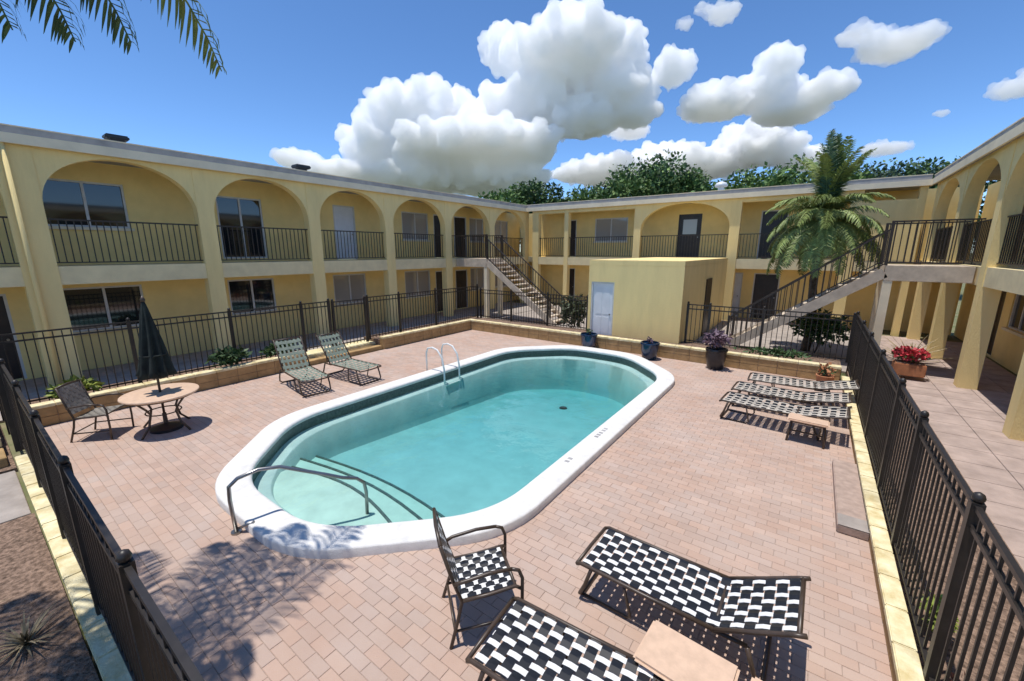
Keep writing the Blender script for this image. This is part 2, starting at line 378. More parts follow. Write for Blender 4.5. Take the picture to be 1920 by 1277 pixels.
def window(parent, ax, u0, u1, z0, z1, w, s, pane=dglass, mull=1, sill=True):
    """s: +1/-1 direction of the outside along w; wall face at w"""
    f = MB(); t = .05; wi, wo = w - s*.10, w - s*.03
    abox(f, ax, u0, u0+t, wi, wo, z0, z1); abox(f, ax, u1-t, u1, wi, wo, z0, z1)
    abox(f, ax, u0+t, u1-t, wi, wo, z0, z0+t); abox(f, ax, u0+t, u1-t, wi, wo, z1-t, z1)
    W_ = f.build('window', frame_m, parent)
    n = mull+1
    for k in range(n):
        a = u0+t+(u1-u0-2*t)*k/n; b = u0+t+(u1-u0-2*t)*(k+1)/n
        p = MB(); abox(p, ax, a, b, w-s*.085, w-s*.065-(.012*s*(k % 2)), z0+t, z1-t); p.build('pane', pane, W_)
        if k: q = MB(); abox(q, ax, a-.028, a+.028, w-s*.09, w-s*.035, z0+t, z1-t); q.build('mullion', frame_m, W_)
    if sill: q = MB(); abox(q, ax, u0-.06, u1+.06, w-s*.02, w+s*.07, z0-.07, z0-.005); q.build('sill', trimp, W_)
def door(parent, ax, u0, u1, z0, z1, w, s, m=darkd, lite=False, fr=frame_m):
    d = MB(); abox(d, ax, u0+.05, u1-.05, w-s*.10, w-s*.055, z0+.02, z1-.05); D = d.build('door', m, parent)
    f = MB(); abox(f, ax, u0, u0+.05, w-s*.11, w-s*.01, z0, z1); abox(f, ax, u1-.05, u1, w-s*.11, w-s*.01, z0, z1); abox(f, ax, u0+.05, u1-.05, w-s*.11, w-s*.01, z1-.05, z1); f.build('frame', fr, D)
    h = MB(); p = axis_pt(ax, u1-.14, w-s*.03, z0+1.0); h.tube([axis_pt(ax, u1-.14, w-s*.055, z0+1.0), p], .028, 8); h.build('handle', steel, D)
    if lite:
        q = MB(); abox(q, ax, u0+.22, u1-.22, w-s*.056, w-s*.045, z0+1.15, z1-.25); q.build('pane', bglass, D)
    else:
        for (a, b, c, e) in ((.16, .46, .2, .9), (.54, .84, .2, .9), (.16, .46, 1.0, 1.85), (.54, .84, 1.0, 1.85)):
            q = MB(); L_ = u1-u0-.1; abox(q, ax, u0+.05+a*L_, u0+.05+b*L_, w-s*.056, w-s*.047, z0+c, z0+e); q.build('panel', m, D)
PICK = {}
def railing(parent, p, q, z0, z1, space=.125, m=ironb, name='railing', slope=(0, 0), pw=.02):
    """level or sloped railing between p and q (xy); slope = z offset at each end"""
    p, q = Vector(p), Vector(q); L_ = (q-p).length
    r = MB().bar((*p, z1+slope[0]), (*q, z1+slope[1]), .05, .035).build(name, m, parent)
    MB().bar((*p, z0+.06+slope[0]), (*q, z0+.06+slope[1]), .035, .025).build('bottom_rail', m, r)
    key = (round(z1-z0, 3), pw, m.name)
    if key not in PICK: PICK[key] = MB().box(-pw/2, pw/2, -pw/2, pw/2, .07, z1-z0-.017).mesh('picket', m)
    n = int(L_/space)
    for i in range(n):
        t = (i+.5)/n; c = p.lerp(q, t); o = inst('picket', PICK[key], r, (c.x, c.y, z0+slope[0]+(slope[1]-slope[0])*t)); o.rotation_euler = (0, 0, math.atan2(q.y-p.y, q.x-p.x))
    return r

def wing(label, ax, wf, s, piers, back, u0, u1, arches, loc, ops, depth=7.0, roof_u=None, pier_w=.4, spring=4.05):
    """wf facade plane (w), s=+1 if outside is +w. piers: centres along u (with width). ops: openings in the rear wall"""
    t = thing('apartment_wing', label, 'building', loc)
    th = .32; wb = wf - s*th
    fac = MB(); edges = []
    for pc in piers:
        c, w = pc if isinstance(pc, tuple) else (pc, pier_w)
        pb = MB(); abox(pb, ax, c-w/2, c+w/2, wf, wb, -.03, ZE); pb.build('pier', stucco, t); edges.append((c-w/2, c+w/2))
    for i, kind in enumerate(arches):
        a, b = edges[i][1], edges[i+1][0]
        sp = MB()
        if kind == 'arch': arch_strip(sp, ax, a, b, wf-s*.015, wb+s*.015, spring, 5.24, ZE-.003)
        elif kind == 'flat': abox(sp, ax, a, b, wf-s*.015, wb+s*.015, 5.12, ZE-.003)
        else: abox(sp, ax, a, b, wf-s*.015, wb+s*.015, ZS1, ZE-.45)
        sp.build('arch_wall' if kind == 'arch' else 'lintel' if kind == 'flat' else 'infill_wall', stucco, t)
        e = MB(); abox(e, ax, a, b, wf-s*.025, wb+s*.02, ZS0-.03, ZS1-.002); e.build('floor_beam', slabp, t)
        if kind in ('arch', 'flat'):
            w = wf - s*.16
            railing(t, axis_pt(ax, a, w, 0)[:2], axis_pt(ax, b, w, 0)[:2], ZS1+.02, 3.80)
    sl = MB(); abox(sl, ax, u0, u1, wb, back, ZS0+.1, ZS1); sl.build('walkway_slab', slabp, t)
    wl = MB(); wall_openings(wl, ax, u0, u1, back, back-s*.2, -.03, ZE, [o[1:5] for o in ops]); wl.build('rear_wall', stucco_in, t)
    for o in ops:
        k, a, b, z0, z1 = o[:5]
        if k == 'win': window(t, ax, a, b, z0, z1, back, s, dglass)
        elif k == 'win3': window(t, ax, a, b, z0, z1, back, s, bglass, 1)
        elif k == 'slide': window(t, ax, a, b, z0, z1, back, s, dglass, 1, False)
        elif k == 'white': door(t, ax, a, b, z0, z1, back, s, whitep)
        elif k == 'dark': door(t, ax, a, b, z0, z1, back, s, darkd)
        elif k == 'lite': door(t, ax, a, b, z0, z1, back, s, darkd, True, darkd)
    ru = roof_u or (u0, u1)
    r = MB(); abox(r, ax, ru[0], ru[1], wf+s*.10, wf-s*depth, ZE, ZE+.12); R_ = r.build('roof', roofm, t)
    f = MB(); abox(f, ax, ru[0], ru[1], wf+s*.15, wf+s*.102, ZE-.05, ZE+.15); f.build('fascia', trimp, t)
    e = MB(); abox(e, ax, ru[0], ru[1], wf+s*.07, wf+s*.01, ZE+.121, ZE+.30); e.build('roof_edge', roofm, R_)
    g = MB(); abox(g, ax, ru[0], ru[1], wf+s*.08, wf+s*.0, ZE+.301, ZE+.325); g.build('edge_cap', trimp, R_)
    return t
BF = 20.6
def two(k, a, b):   # the same opening on both storeys
    hi = {'win': (3.70, 4.85), 'win3': (3.60, 4.85), 'dark': (ZS1, 4.85), 'white': (ZS1, 4.85), 'lite': (ZS1, 4.85)}[k]
    lo = {'win': (1.0, 2.16), 'win3': (.95, 2.16), 'dark': (0, 2.1), 'white': (0, 2.1), 'lite': (0, 2.1)}[k]
    return [(k, a, b, *hi), (k, a, b, *lo)]
opsL = (two('win', 1.75, 3.35) + two('dark', .0, .85) + [('slide', 5.5, 6.85, 2.85, 4.8), ('win', 5.5, 6.95, 1.0, 2.16), ('white', 9.45, 10.4, ZS1, 4.85), ('win3', 9.2, 10.7, .95, 2.16)]
        + two('win3', 12.8, 14.4) + two('dark', 14.75, 15.6) + two('dark', 16.2, 17.15) + two('win3', 17.4, 18.6) + two('win3', 19.6, 20.9) + two('dark', -2.6, -1.7) + two('win', -5, -3.4))
left = wing('long yellow two-storey wing with a row of seven arches, along the left side', 'y', -14., 1, [-5.3, -1.95, (1.35, .55), 4.7, 7.83, 10.93, 14.25, 17.5, BF+.16], -15.5, -6, 22.2,
            ['arch']*8, (-14, 8, 0), opsL, roof_u=(-6, BF+.16))
opsB = two('win3', -10.3, -8.4) + two('lite', -5.8, -4.72) + two('dark', -2.25, -1.22) + two('dark', -11.95, -11.45) + [('white', -3.6, -2.7, 0, 2.1)]
back = wing('yellow two-storey wing with one wide arch, closing the far end of the courtyard', 'x', BF, -1, [-13.3, (-11.3, .24), (-7.35, .34), (-3.06, .40), (.95, .35), (2.72, .2)], 22.1, -15.4, 4.45,
            ['flat', 'flat', 'arch', 'flat', 'infill'], (-5.5, BF, 0), opsB, roof_u=(-13.85, 2.85))
opsR = two('dark', 8.6, 9.5) + two('win', 10.9, 12.3) + two('dark', 12.6, 13.4) + two('dark', 14.6, 15.5) + two('win', 16.0, 17.4) + two('dark', 18.0, 18.9) + two('win', 4.5, 6)
right = wing('yellow two-storey wing with narrow-looking arches, along the right edge', 'y', 3., -1, [.4, 3.7, 7.0, 10.3, 13.6, 16.9, BF-.35], 4.55, -.2, 22.2,
             ['arch']*6, (3, 10, 0), opsR, roof_u=(-.2, BF+.16), pier_w=.33)
# downspouts
for (y, x) in ((1.22, -13.93), ):
    MB().tube([(x, y, .05), (x, y, 5.3)], .045, 10).build('downspout', stucco, left, True)
# roof vents
for (x, y, w, h) in ((-15.3, 3.35, .38, .22), (-15.2, 8.2, .42, .22)):
    v = thing('roof_vent', ('black low vent on the left roof above the first full arch' if y < 5 else 'black low vent on the left roof above the third arch'), 'roof vent', (x, y, ZE+.12), group='black vents on the left roof')
    MB().box(x-.12, x+.12, y-.14, y+.14, ZE+.12, ZE+.60).build('collar', roofdk, v); MB().box(x-w/2, x+w/2, y-w/2-.05, y+w/2+.05, ZE+.60, ZE+.60+h*.5).build('hood', roofdk, v, bevel=.03)
v = thing('roof_exhaust', 'small white dome exhaust on the far roof', 'roof vent', (-3.9, 21.4, ZE+.12))
MB().lathe([(.12, 0), (.12, .45)], 12, (-3.9, 21.4, ZE+.12)).build('pipe', pvc, v, 'auto'); MB().lathe([(.25, .45), (.28, .5), (.2, .62), (.05, .68)], 14, (-3.9, 21.4, ZE+.12)).build('cap', pvc, v, True)

# utility room in front of the back wing
def utility():
    x0, x1, y0, y1, zt = -6.2, -3.12, 13.0, 20.2, 2.80
    t = thing('utility_building', 'plain yellow flat-roofed utility building in front of the far wing', 'building', ((x0+x1)/2, y0, 0))
    m = MB(); wall_openings(m, 'x', x0, x1, y0, y0+.2, -.03, zt-.17, [(x0+.10, x0+.92, 0, 2.08)]); m.box(x0, x0+.2, y0+.2, y1, -.03, zt-.17).box(x1-.2, x1, y0+.2, y1, -.03, zt-.17)
    m.build('wall', stucco, t); MB().box(x0+.001, x1-.001, y0+.001, y1, zt-.17, zt).build('roof', stucco, t, bevel=.01)
    door(t, 'x', x0+.10, x0+.92, 0, 2.08, y0, -1, whitep)
    for (y, w) in ((16.2, .9),):
        d = MB().box(x1-.001, x1+.035, y, y+w, 0, 2.1).build('side_door', darkd, t)
utility()

def staircase(label, xt, xf, xw, y0, y1, n=15):
    t = thing('outdoor_staircase', label, 'staircase', (xf, y0, 0))
    s = 1 if xf > xt else -1; zt = ZS1-.01
    a, b = min(xt, xw), max(xt, xw)
    MB().box(a, b, y0, y1, ZS0, zt).build('landing', concs, t, bevel=.01)
    for y in (y0+.10, y1-.10): MB().box(xt-.09-s*.09, xt+.09-s*.09, y-.09, y+.09, -.03, ZS0).build('landing_post', trimp, t)
    dx, dz = (xf-xt)/n, zt/n
    tm = MB().box(-abs(dx)*.62, abs(dx)*.62, y0+.07-((y0+y1)/2), y1-.07-((y0+y1)/2), -.055, 0).mesh('tread', concs, bevel=.006)
    for i in range(1, n): inst('tread', tm, t, (xt+dx*(i-.0)-s*.02, (y0+y1)/2, zt-dz*i))
    for y in (y0+.035, y1-.035):
        b_ = MB(); b_.bar((xt, y, zt-.18), (xf, y, .02), .07, .26); b_.build('stringer', concs, t)
    for y in (y0+.035, y1-.035):
        railing(t, (xt, y), (xf-dx, y), 0, .90, .14, ironb, 'handrail', (zt, dz))
        MB().box(xf-dx-.03, xf-dx+.03, y-.03, y+.03, -.03, dz+.98).build('newel_post', ironb, t)
        MB().box(xt-.03, xt+.03, y-.03, y+.03, zt, zt+1.08).build('newel_post', ironb, t)
        if abs(xw-xt) > .5: railing(t, (xw+s*.02, y), (xt, y), zt, 3.80, .125, ironb, 'landing_railing')
    return t
staircase('concrete staircase with railings descending from the left wing, beside the utility building', -12.1, -8.5, -13.98, 14.7, 15.9)
staircase('concrete staircase with brown railings descending leftward from the right wing behind the palm', 1.42, -2.2, 2.98, 14.0, 15.2)

# ------------------------------------------------------------------ planters and fences
def planter(label, segs, z, courses=2):
    """segs: list of (x0,x1,y0,y1) walls; built as block courses and caps"""
    xs = [(s[0]+s[1])/2 for s in segs]; ys = [(s[2]+s[3])/2 for s in segs]
    t = thing('planter_wall', label, 'planter wall', (sum(xs)/len(xs), sum(ys)/len(ys), 0))
    for (x0, x1, y0, y1) in segs:
        alongy = (y1-y0) > (x1-x0); L_ = (y1-y0) if alongy else (x1-x0); n = max(1, round(L_/.42)); d = L_/n
        MB().box(x0+.012, x1-.012, y0+.012, y1-.012, -.04, z-.061).build('core', joint, t)
        hc = (z-.06)/courses; wth = (x1-x0) if alongy else (y1-y0)
        half = (d/2-.003, wth/2) if not alongy else (wth/2, d/2-.003)
        blk = MB().box(-half[0], half[0], -half[1], half[1], .002, hc-.003).mesh('block', planterm, bevel=.006)
        cap = MB().box(-half[0]-(.015 if alongy else 0), half[0]+(.015 if alongy else 0), -half[1]-(0 if alongy else .015), half[1]+(0 if alongy else .015), 0, .06).mesh('cap_stone', capm, bevel=.008)
        for c in range(courses):
            for i in range(n):
                u = (i+.5)*d; inst('block', blk, t, ((x0+x1)/2 if alongy else x0+u, y0+u if alongy else (y0+y1)/2, c*hc), (0, 0, random.gauss(0, .004)))
        for i in range(n):
            u = (i+.5)*d; inst('cap_stone', cap, t, ((x0+x1)/2 if alongy else x0+u, y0+u if alongy else (y0+y1)/2, z-.06), (0, 0, random.gauss(0, .004)))
    return t
planter('low ochre planter wall with cream cap along the left side of the deck, nearest the table', [(-11.10, -10.9, .42, 5.5)], .40)
planter('low ochre planter wall along the left of the deck between gate and stairs', [(-11.10, -10.9, 8.0, 12.18)], .40)
planter('low ochre planter wall along the far end of the deck behind the blue pots', [(-11.1, .80, 12.2, 12.4)], .40)
planter('narrow cream-capped planter wall along the right side of the deck', [(.84, .955, .42, 12.18)], .20, 1)
planter('narrow cream-capped wall under the near iron fence at lower left', [(-9.0, .84, .20, .40)], .20, 1)
tag(MB().box(-11.92, -11.11, .42, 5.5, -.04, .30).box(-11.92, -11.11, 8.0, 13.4, -.04, .30).box(-11.10, .82, 12.41, 12.98, -.04, .30).box(-11.10, -6.25, 12.981, 13.5, -.04, .30).box(-3.1, .82, 12.981, 13.5, -.04, .30)
    .box(.981, 1.98, .30, 13.5, -.04, .10).build('planter_soil', mulch), kind='structure')
# paved threshold at the left gate
st = thing('gate_step', 'ochre step in the planter gap below the left gate', 'step', (-11.4, 6.75, 0))
MB().box(-11.92, -10.95, 5.52, 7.98, -.04, .12).build('tread', planterm, st, bevel=.01); MB().box(-11.92, -11.3, 5.52, 7.98, .121, .20).build('tread', capm, st, bevel=.01)
# steps outside the near fence at far left
st = thing('garden_steps', 'short flight of ochre garden steps outside the fence at the left edge', 'steps', (-10.4, -.4, 0))
for k in range(3): MB().box(-11.85, -9.2-.55*k, -1.6, .12, .012+.15*k+.001, .15*(k+1)).build('step', planterm if k != 1 else capm, st, bevel=.008)

def fence(label, pts, z0, z1, posts, gates=(), space=.115, ball=True, zpost=None):
    p, q = Vector(pts[0]), Vector(pts[1]); t = thing('iron_fence', label, 'fence', ((p.x+q.x)/2, (p.y+q.y)/2, z0))
    d = (q-p).normalized(); L_ = (q-p).length; ang = math.atan2(d.y, d.x)
    pm = MB().box(-.032, .032, -.032, .032, (zpost if zpost is not None else z0), z1+.03).mesh('post', iron)
    bm = MB().lathe([(.018, 0), (.030, .014), (.033, .032), (.026, .054), (.008, .066)], 10).mesh('ball_cap', iron, True)
    sp = [0]+list(posts)+[L_]
    for u in sp:
        c = p+d*u; o = inst('post', pm, t, (c.x, c.y, 0), (0, 0, ang)); inst('ball_cap', bm, o, (c.x, c.y, z1+.03))
    pk = MB().box(-.008, .008, -.008, .008, z0+.03, z1-.02).mesh('picket', iron)
    for a, b in zip(sp[:-1], sp[1:]):
        A, B = p+d*(a+.032), p+d*(b-.032)
        for z in (z0+.09, z1-.13, z1): MB().bar((*A, z), (*B, z), .03, .03).build('rail', iron, t)
        n = int((b-a)/space)
        for i in range(1, n):
            c = p+d*(a+(b-a)*i/n); inst('picket', pk, t, (c.x, c.y, 0), (0, 0, ang))
    return t
fence('long dark iron fence on the left planter behind the round table', ((-11.4, .34), (-11.4, 6.55)), .30, 1.65, [1.8, 3.65, 5.4])
fence('dark iron fence on the left planter between the gate and the left stairs', ((-11.4, 7.85), (-11.4, 13.2)), .30, 1.65, [1.25, 2.95])
fence('short dark iron gate section between two posts in the left fence', ((-11.38, 6.66), (-11.38, 7.75)), .24, 1.62, [])
fence('dark iron fence in front of the left stairs, up to the white door', ((-11.3, 13.3), (-6.35, 13.3)), .30, 1.5, [1.6, 3.3])
fence('dark iron fence at the far right corner behind the dark pot', ((-3.0, 13.3), (.95, 13.3)), .30, 1.5, [.62, 2.0])
fence('dark iron fence along the right side of the deck beside the walkway', ((1.0, .36), (1.0, 13.25)), .13, 1.54, [1.5, 3.2, 4.85, 6.1, 7.9, 9.6, 11.2])
fence('dark iron fence running away at the lower left corner of the picture', ((-9.25, .31), (.98, .31)), .20, 1.5, [1.7, 3.3, 4.85, 6.55, 8.3])
fence('dark iron gate across the path beyond the near fence at the left edge', ((-11.3, .25), (-9.35, .25)), .16, 1.5, [.95])

# ------------------------------------------------------------------ furniture
def strap_web(parent, path, width, zlift, nlong, ncross, ma, mb, sw=.042, amp=.0045, cw=.074, sag=.018):
    """woven straps: white lengthwise, black crosswise, over and under. path: list of (x,z)"""
    pts = [Vector(p) for p in path]; seg = [0]
    for a, b in zip(pts[:-1], pts[1:]): seg.append(seg[-1]+(b-a).length)
    T = seg[-1]
    def at(s):
        s = max(0, min(T, s))
        for i in range(len(seg)-1):
            if s <= seg[i+1]+1e-9:
                t = (s-seg[i])/(seg[i+1]-seg[i]); d = (pts[i+1]-pts[i]).normalized()
                return pts[i].lerp(pts[i+1], t), Vector((-d.y, d.x))
    dc = T/ncross; dl = width/nlong
    def strip(name, m, cols):
        b = MB()
        for k, (l, r, nrm) in enumerate(cols): b.v += [tuple(l), tuple(r), tuple(r-nrm*.003), tuple(l-nrm*.003)]
        for k in range(len(cols)-1):
            for j in range(4): b.f.append((4*k+j, 4*k+(j+1) % 4, 4*k+4+(j+1) % 4, 4*k+4+j))
        b.build(name, m, parent, world=False)
    for i in range(nlong):
        y = -width/2+dl*(i+.5); cols = []
        for k in range(ncross*2+1):
            c, nr = at(k*dc/2); ph = math.sin(math.pi*(k/2))*(1 if i % 2 == 0 else -1) if k % 2 else 0
            z = amp*ph-sag*(1-(2*y/width)**2); n3 = Vector((nr.x, 0, nr.y)); b0 = Vector((c.x, 0, c.y))+n3*(z+zlift)
            cols.append((b0+Vector((0, y-sw/2, 0)), b0+Vector((0, y+sw/2, 0)), n3))
        strip('lengthwise_strap', ma, cols)
    for j in range(ncross):
        c, nr = at((j+.5)*dc); c0, _ = at((j+.5)*dc-cw/2); c1, _ = at((j+.5)*dc+cw/2); n3 = Vector((nr.x, 0, nr.y)); cols = []
        for i in range(nlong*2+1):
            y = -width/2+dl*i/2; ph = (1 if ((i-1)//2+j) % 2 == 1 else -1) if i % 2 else 0
            if i % 2 == 0: ph = 0
            z = amp*ph+zlift-sag*(1-(2*y/width)**2)
            cols.append((Vector((c0.x, y, c0.y))+n3*z, Vector((c1.x, y, c1.y))+n3*z, n3))
        strip('cross_strap', mb, cols)

def lounger(label, loc, rz, back=.30, ma=wstrap, mb=bstrap, fm=bronze, wid=.58, seatl=1.15, backl=.68, group='strap loungers', z=.37, nl=8, nc=19):
    t = thing('sun_lounger', label, 'lounger', loc, rz, group)
    bx, bz = seatl+backl*math.cos(back), z+backl*math.sin(back)
    def T(name, pts, r=.017): return MB().tube(pts, r, 8).build(name, fm, t, True, world=False)
    for s in (-1, 1):
        y = s*(wid/2+.012)
        T('side_rail', [(-.04, y, z-.02), (0, y, z), (seatl*.5, y, z-.006), (seatl, y, z)])
        T('back_rail', [(seatl, y, z), ((seatl+bx)/2, y, (z+bz)/2), (bx-.03, y, bz-.012), (bx+.04, y, bz+.02)])
    T('end_rail', [(-.04, -wid/2-.012, z-.02), (-.05, 0, z-.03), (-.04, wid/2+.012, z-.02)])
    T('head_rail', [(bx, -wid/2-.012, bz), (bx, wid/2+.012, bz)])
    T('hinge_bar', [(seatl, -wid/2-.012, z-.01), (seatl, wid/2+.012, z-.01)])
    for x, nm in ((.10, 'foot_leg'), (seatl+.22, 'head_leg')):
        w = wid/2+.012; zz = z-.012
        d = -.10 if x < .5 else .12
        T(nm, [(x, -w, zz), (x+d*.5, -w-.01, zz*.5), (x+d, -w, .06), (x+d, -w+.05, .017), (x+d, 0, .017), (x+d, w-.05, .017), (x+d, w, .06), (x+d*.5, w+.01, zz*.5), (x, w, zz)])
    for s in (-1, 1): T('skid', [(.0, s*(wid/2-.04), .018), (.42, s*(wid/2-.04), .018), (.46, s*(wid/2-.02), .06), (.40, s*(wid/2+.01), z-.02)], .013)
    T('side_brace', [(seatl-.02, -wid/2, z-.02), (seatl+.22, -wid/2, z-.012)]); T('side_brace', [(seatl-.02, wid/2, z-.02), (seatl+.22, wid/2, z-.012)])
    T('back_support', [(seatl+.22, wid/2-.05, z-.02), (seatl+backl*.55*math.cos(back), wid/2-.05, z+backl*.55*math.sin(back))], .011)
    strap_web(t, [(0, z), (seatl-.01, z), (seatl+.01, z+.004), (bx-.01, bz)], wid-.01, .008, nl, nc, ma, mb)
    return t
l1 = lounger('black and white woven strap lounger with raised back, in full view at lower right', (-1.36, 3.23, 0), R(-1), back=.5, backl=.56, seatl=1.09)
l2 = lounger('black and white woven strap lounger cut off by the bottom edge of the picture', (-1.58, 1.98, 0), R(4), back=.03, backl=.6, seatl=1.1)
l3 = lounger('striped strap lounger nearest the small table in the far right row', (-1.08, 8.50, 0), R(-4), .2, brnstrap, bstrap, group='loungers at the far right of the deck', nl=8, nc=15)
l4 = copy_tree(l3); l4['label'] = 'striped strap lounger in the middle of the far right row'; l4.location = (-1.02, 9.35, 0); l4.rotation_euler = (0, 0, R(-2))
l5 = copy_tree(l3); l5['label'] = 'striped strap lounger farthest from the small table in the far right row'; l5.location = (-.85, 10.25, 0); l5.rotation_euler = (0, 0, R(2))
l6 = lounger('grey-green lounger with steep raised back, on the left of two beside the planter', (-8.55, 4.45, 0), R(180-8), .95, greenf, greenf, group='loungers by the left planter', nl=6, nc=12, seatl=1.1, backl=.8)
l7 = copy_tree(l6); l7['label'] = 'grey-green lounger with raised back, nearer the gate in the left fence'; l7.location = (-8.30, 5.65, 0); l7.rotation_euler = (0, 0, R(180+3))

def chair(label, loc, rz, ma=wstrap, mb=bstrap, fm=bronze, group='patio chairs'):
    t = thing('patio_chair', label, 'chair', loc, rz, group)      # faces +x
    def T(name, pts, r=.015): return MB().tube(pts, r, 8).build(name, fm, t, True, world=False)
    w, sd, zs = .24, .22, .40
    for s in (-1, 1):
        y = s*w
        T('front_leg', [(sd+.04, y+s*.03, .0), (sd+.05, y+s*.03, .25), (sd+.05, y+s*.03, .52), (sd+.02, y+s*.03, .60), (sd-.04, y+s*.03, .625)])
        T('armrest', [(sd-.04, y+s*.03, .625), (0, y+s*.03, .63), (-sd+.0, y+s*.03, .60), (-sd-.06, y+s*.015, .58)])
        T('rear_leg', [(-sd-.10, y+s*.02, .0), (-sd-.03, y, .25), (-sd, y, zs), (-sd-.07, y, .62), (-sd-.15, y, .93)])
        T('seat_rail', [(-sd, y, zs), (0, y, zs+.005), (sd, y, zs+.03), (sd+.05, y+s*.02, zs+.01)])
    T('back_rail', [(-sd-.15, -w, .93), (-sd-.16, 0, .945), (-sd-.15, w, .93)])
    T('seat_front_rail', [(sd, -w, zs+.03), (sd, w, zs+.03)]); T('stretcher', [(-sd-.06, -w, .14), (-sd-.06, w, .14)], .011)
    T('side_stretcher', [(sd+.04, -w-.03, .16), (-sd-.06, -w-.01, .14)], .011); T('side_stretcher', [(sd+.04, w+.03, .16), (-sd-.06, w+.01, .14)], .011)
    seat = MB().bar((-sd, -w+.02, zs-.008), (-sd, w-.02, zs-.008), .02, .02).build('seat', fm, t, world=False)
    strap_web(seat, [(-sd+.005, zs), (sd, zs+.03)], w*2-.02, .008, 8, 8, ma, mb, .047)
    bk = MB().bar((-sd-.15, -w+.02, .925), (-sd-.15, w-.02, .925), .02, .02).build('backrest', fm, t, world=False)
    strap_web(bk, [(-sd-.012, zs+.07), (-sd-.07, .62), (-sd-.148, .92)], w*2-.02, .006, 8, 8, ma, mb, .047)
    return t
c1 = chair('black and white woven strap armchair beside the near end of the pool', (-1.98, 2.30, 0), R(52))
c2 = chair('grey strap armchair pulled up to the round umbrella table', (-9.58, 1.22, 0), R(48), mat('grey_vinyl_strap', (.20, .18, .155), .5, .15, 6), mat('taupe_vinyl_strap', (.26, .235, .20), .5, .15, 6))

def round_table():
    cx, cy, z = -9.0, 1.92, .68
    t = thing('umbrella_table', 'round tan patio table with a hole for the closed umbrella', 'table', (cx, cy, 0))
    MB().lathe([(.46, -.04), (.53, -.035), (.55, -.015), (.545, .0), (.52, .006), (.035, .006)], 40, (cx, cy, z)).build('table_top', tabletop, t, 'auto')
    MB().tube([(cx+.47*math.cos(a), cy+.47*math.sin(a), z-.055) for a in [2*math.pi*k/24 for k in range(24)]], .016, 8, True).build('rim_frame', bronze, t, True)
    for k in range(4):
        a = R(30+90*k); c, s = math.cos(a), math.sin(a)
        MB().tube([(cx+.44*c, cy+.44*s, z-.06), (cx+.30*c, cy+.30*s, z-.22), (cx+.24*c, cy+.24*s, .36), (cx+.30*c, cy+.30*s, .16), (cx+.46*c, cy+.46*s, .0)], .018, 8).build('leg', bronze, t, True)
    MB().tube([(cx+.25*math.cos(a), cy+.25*math.sin(a), .34) for a in [2*math.pi*k/20 for k in range(20)]], .011, 6, True).build('brace_ring', bronze, t, True)
    u = thing('patio_umbrella', 'closed dark green patio umbrella standing through the round table', 'umbrella', (cx, cy, 0))
    MB().tube([(cx, cy, .05), (cx, cy, 2.30)], .019, 10).build('pole', bronze, u, True)
    MB().lathe([(.24, 0), (.24, .05), (.10, .09), (.035, .11), (.03, .3)], 24, (cx, cy, .0)).build('base', darkpot, u, 'auto')
    n = 48; b = MB(); prof = [(2.28, .02), (2.15, .05), (1.9, .085), (1.6, .125), (1.3, .165), (1.1, .20), (1.0, .23), (.985, .20)]
    for (zz, r) in prof:
        for j in range(n):
            a = 2*math.pi*j/n; f = 1+.26*math.cos(8*a)*min(1, (2.3-zz)*1.6)+.06*math.sin(3*a+zz*4); b.v.append((cx+r*f*math.cos(a+zz*.3), cy+r*f*math.sin(a+zz*.3), zz+.02*math.sin(5*a)*(zz < 1.2)))
    for k in range(len(prof)-1):
        for j in range(n): b.f.append((k*n+j, k*n+(j+1) % n, (k+1)*n+(j+1) % n, (k+1)*n+j))
    b.build('folded_canopy', umbf, u, True); MB().lathe([(.03, 2.27), (.035, 2.31), (.012, 2.36)], 12, (cx, cy, 0)).build('finial', bronze, u, True)
    MB().tube([(cx+.178*math.cos(2*math.pi*k/16), cy+.178*math.sin(2*math.pi*k/16), 1.36) for k in range(16)], .012, 6, True).build('tie_strap', umbf, u, True)
round_table()

def side_table(label, x0, x1, y0, y1, z, rz=0):
    cx, cy = (x0+x1)/2, (y0+y1)/2; a, b = (x1-x0)/2, (y1-y0)/2
    t = thing('side_table', label, 'side table', (cx, cy, 0), rz, 'small tan side tables')
    MB().box(-a, a, -b, b, z-.04, z).build('table_top', tabletop, t, bevel=.018, world=False)
    MB().box(-a+.05, a-.05, -b+.05, b-.05, z-.075, z-.041).build('apron', bronze, t, world=False)
    for sx in (-1, 1):
        for sy in (-1, 1): MB().tube([(sx*(a-.06), sy*(b-.06), z-.06), (sx*(a-.03), sy*(b-.03), 0)], .018, 8).build('leg', bronze, t, True, world=False)
    MB().bar((-a+.05, 0, .15), (a-.05, 0, .15), .02, .02).build('stretcher', bronze, t, world=False)
side_table('tan rectangular side table between the two near loungers', -.66, -.08, 2.28, 2.68, .43, R(-4))
side_table('tan side table at the head of the near lounger, cut by the bottom edge', -.02, .46, 2.30, 2.66, .40, R(-6))
side_table('small tan side table in front of the far right loungers', -.06, .50, 7.82, 8.16, .40, R(-3))

# step block against the right planter wall
sb = thing('step_block', 'low paver-coloured block against the right planter wall', 'block', (.7, 6.3, 0))
MB().box(.56, .845, 5.45, 7.3, .001, .10).build('block_body', pav if False else mat('block_concrete', (.43, .32, .26), .9, .12, 9, .3, 80, .2), sb, bevel=.01); MB().box(.565, .84, 5.452, 5.7, .1005, .106).build('worn_edge', conc, sb)

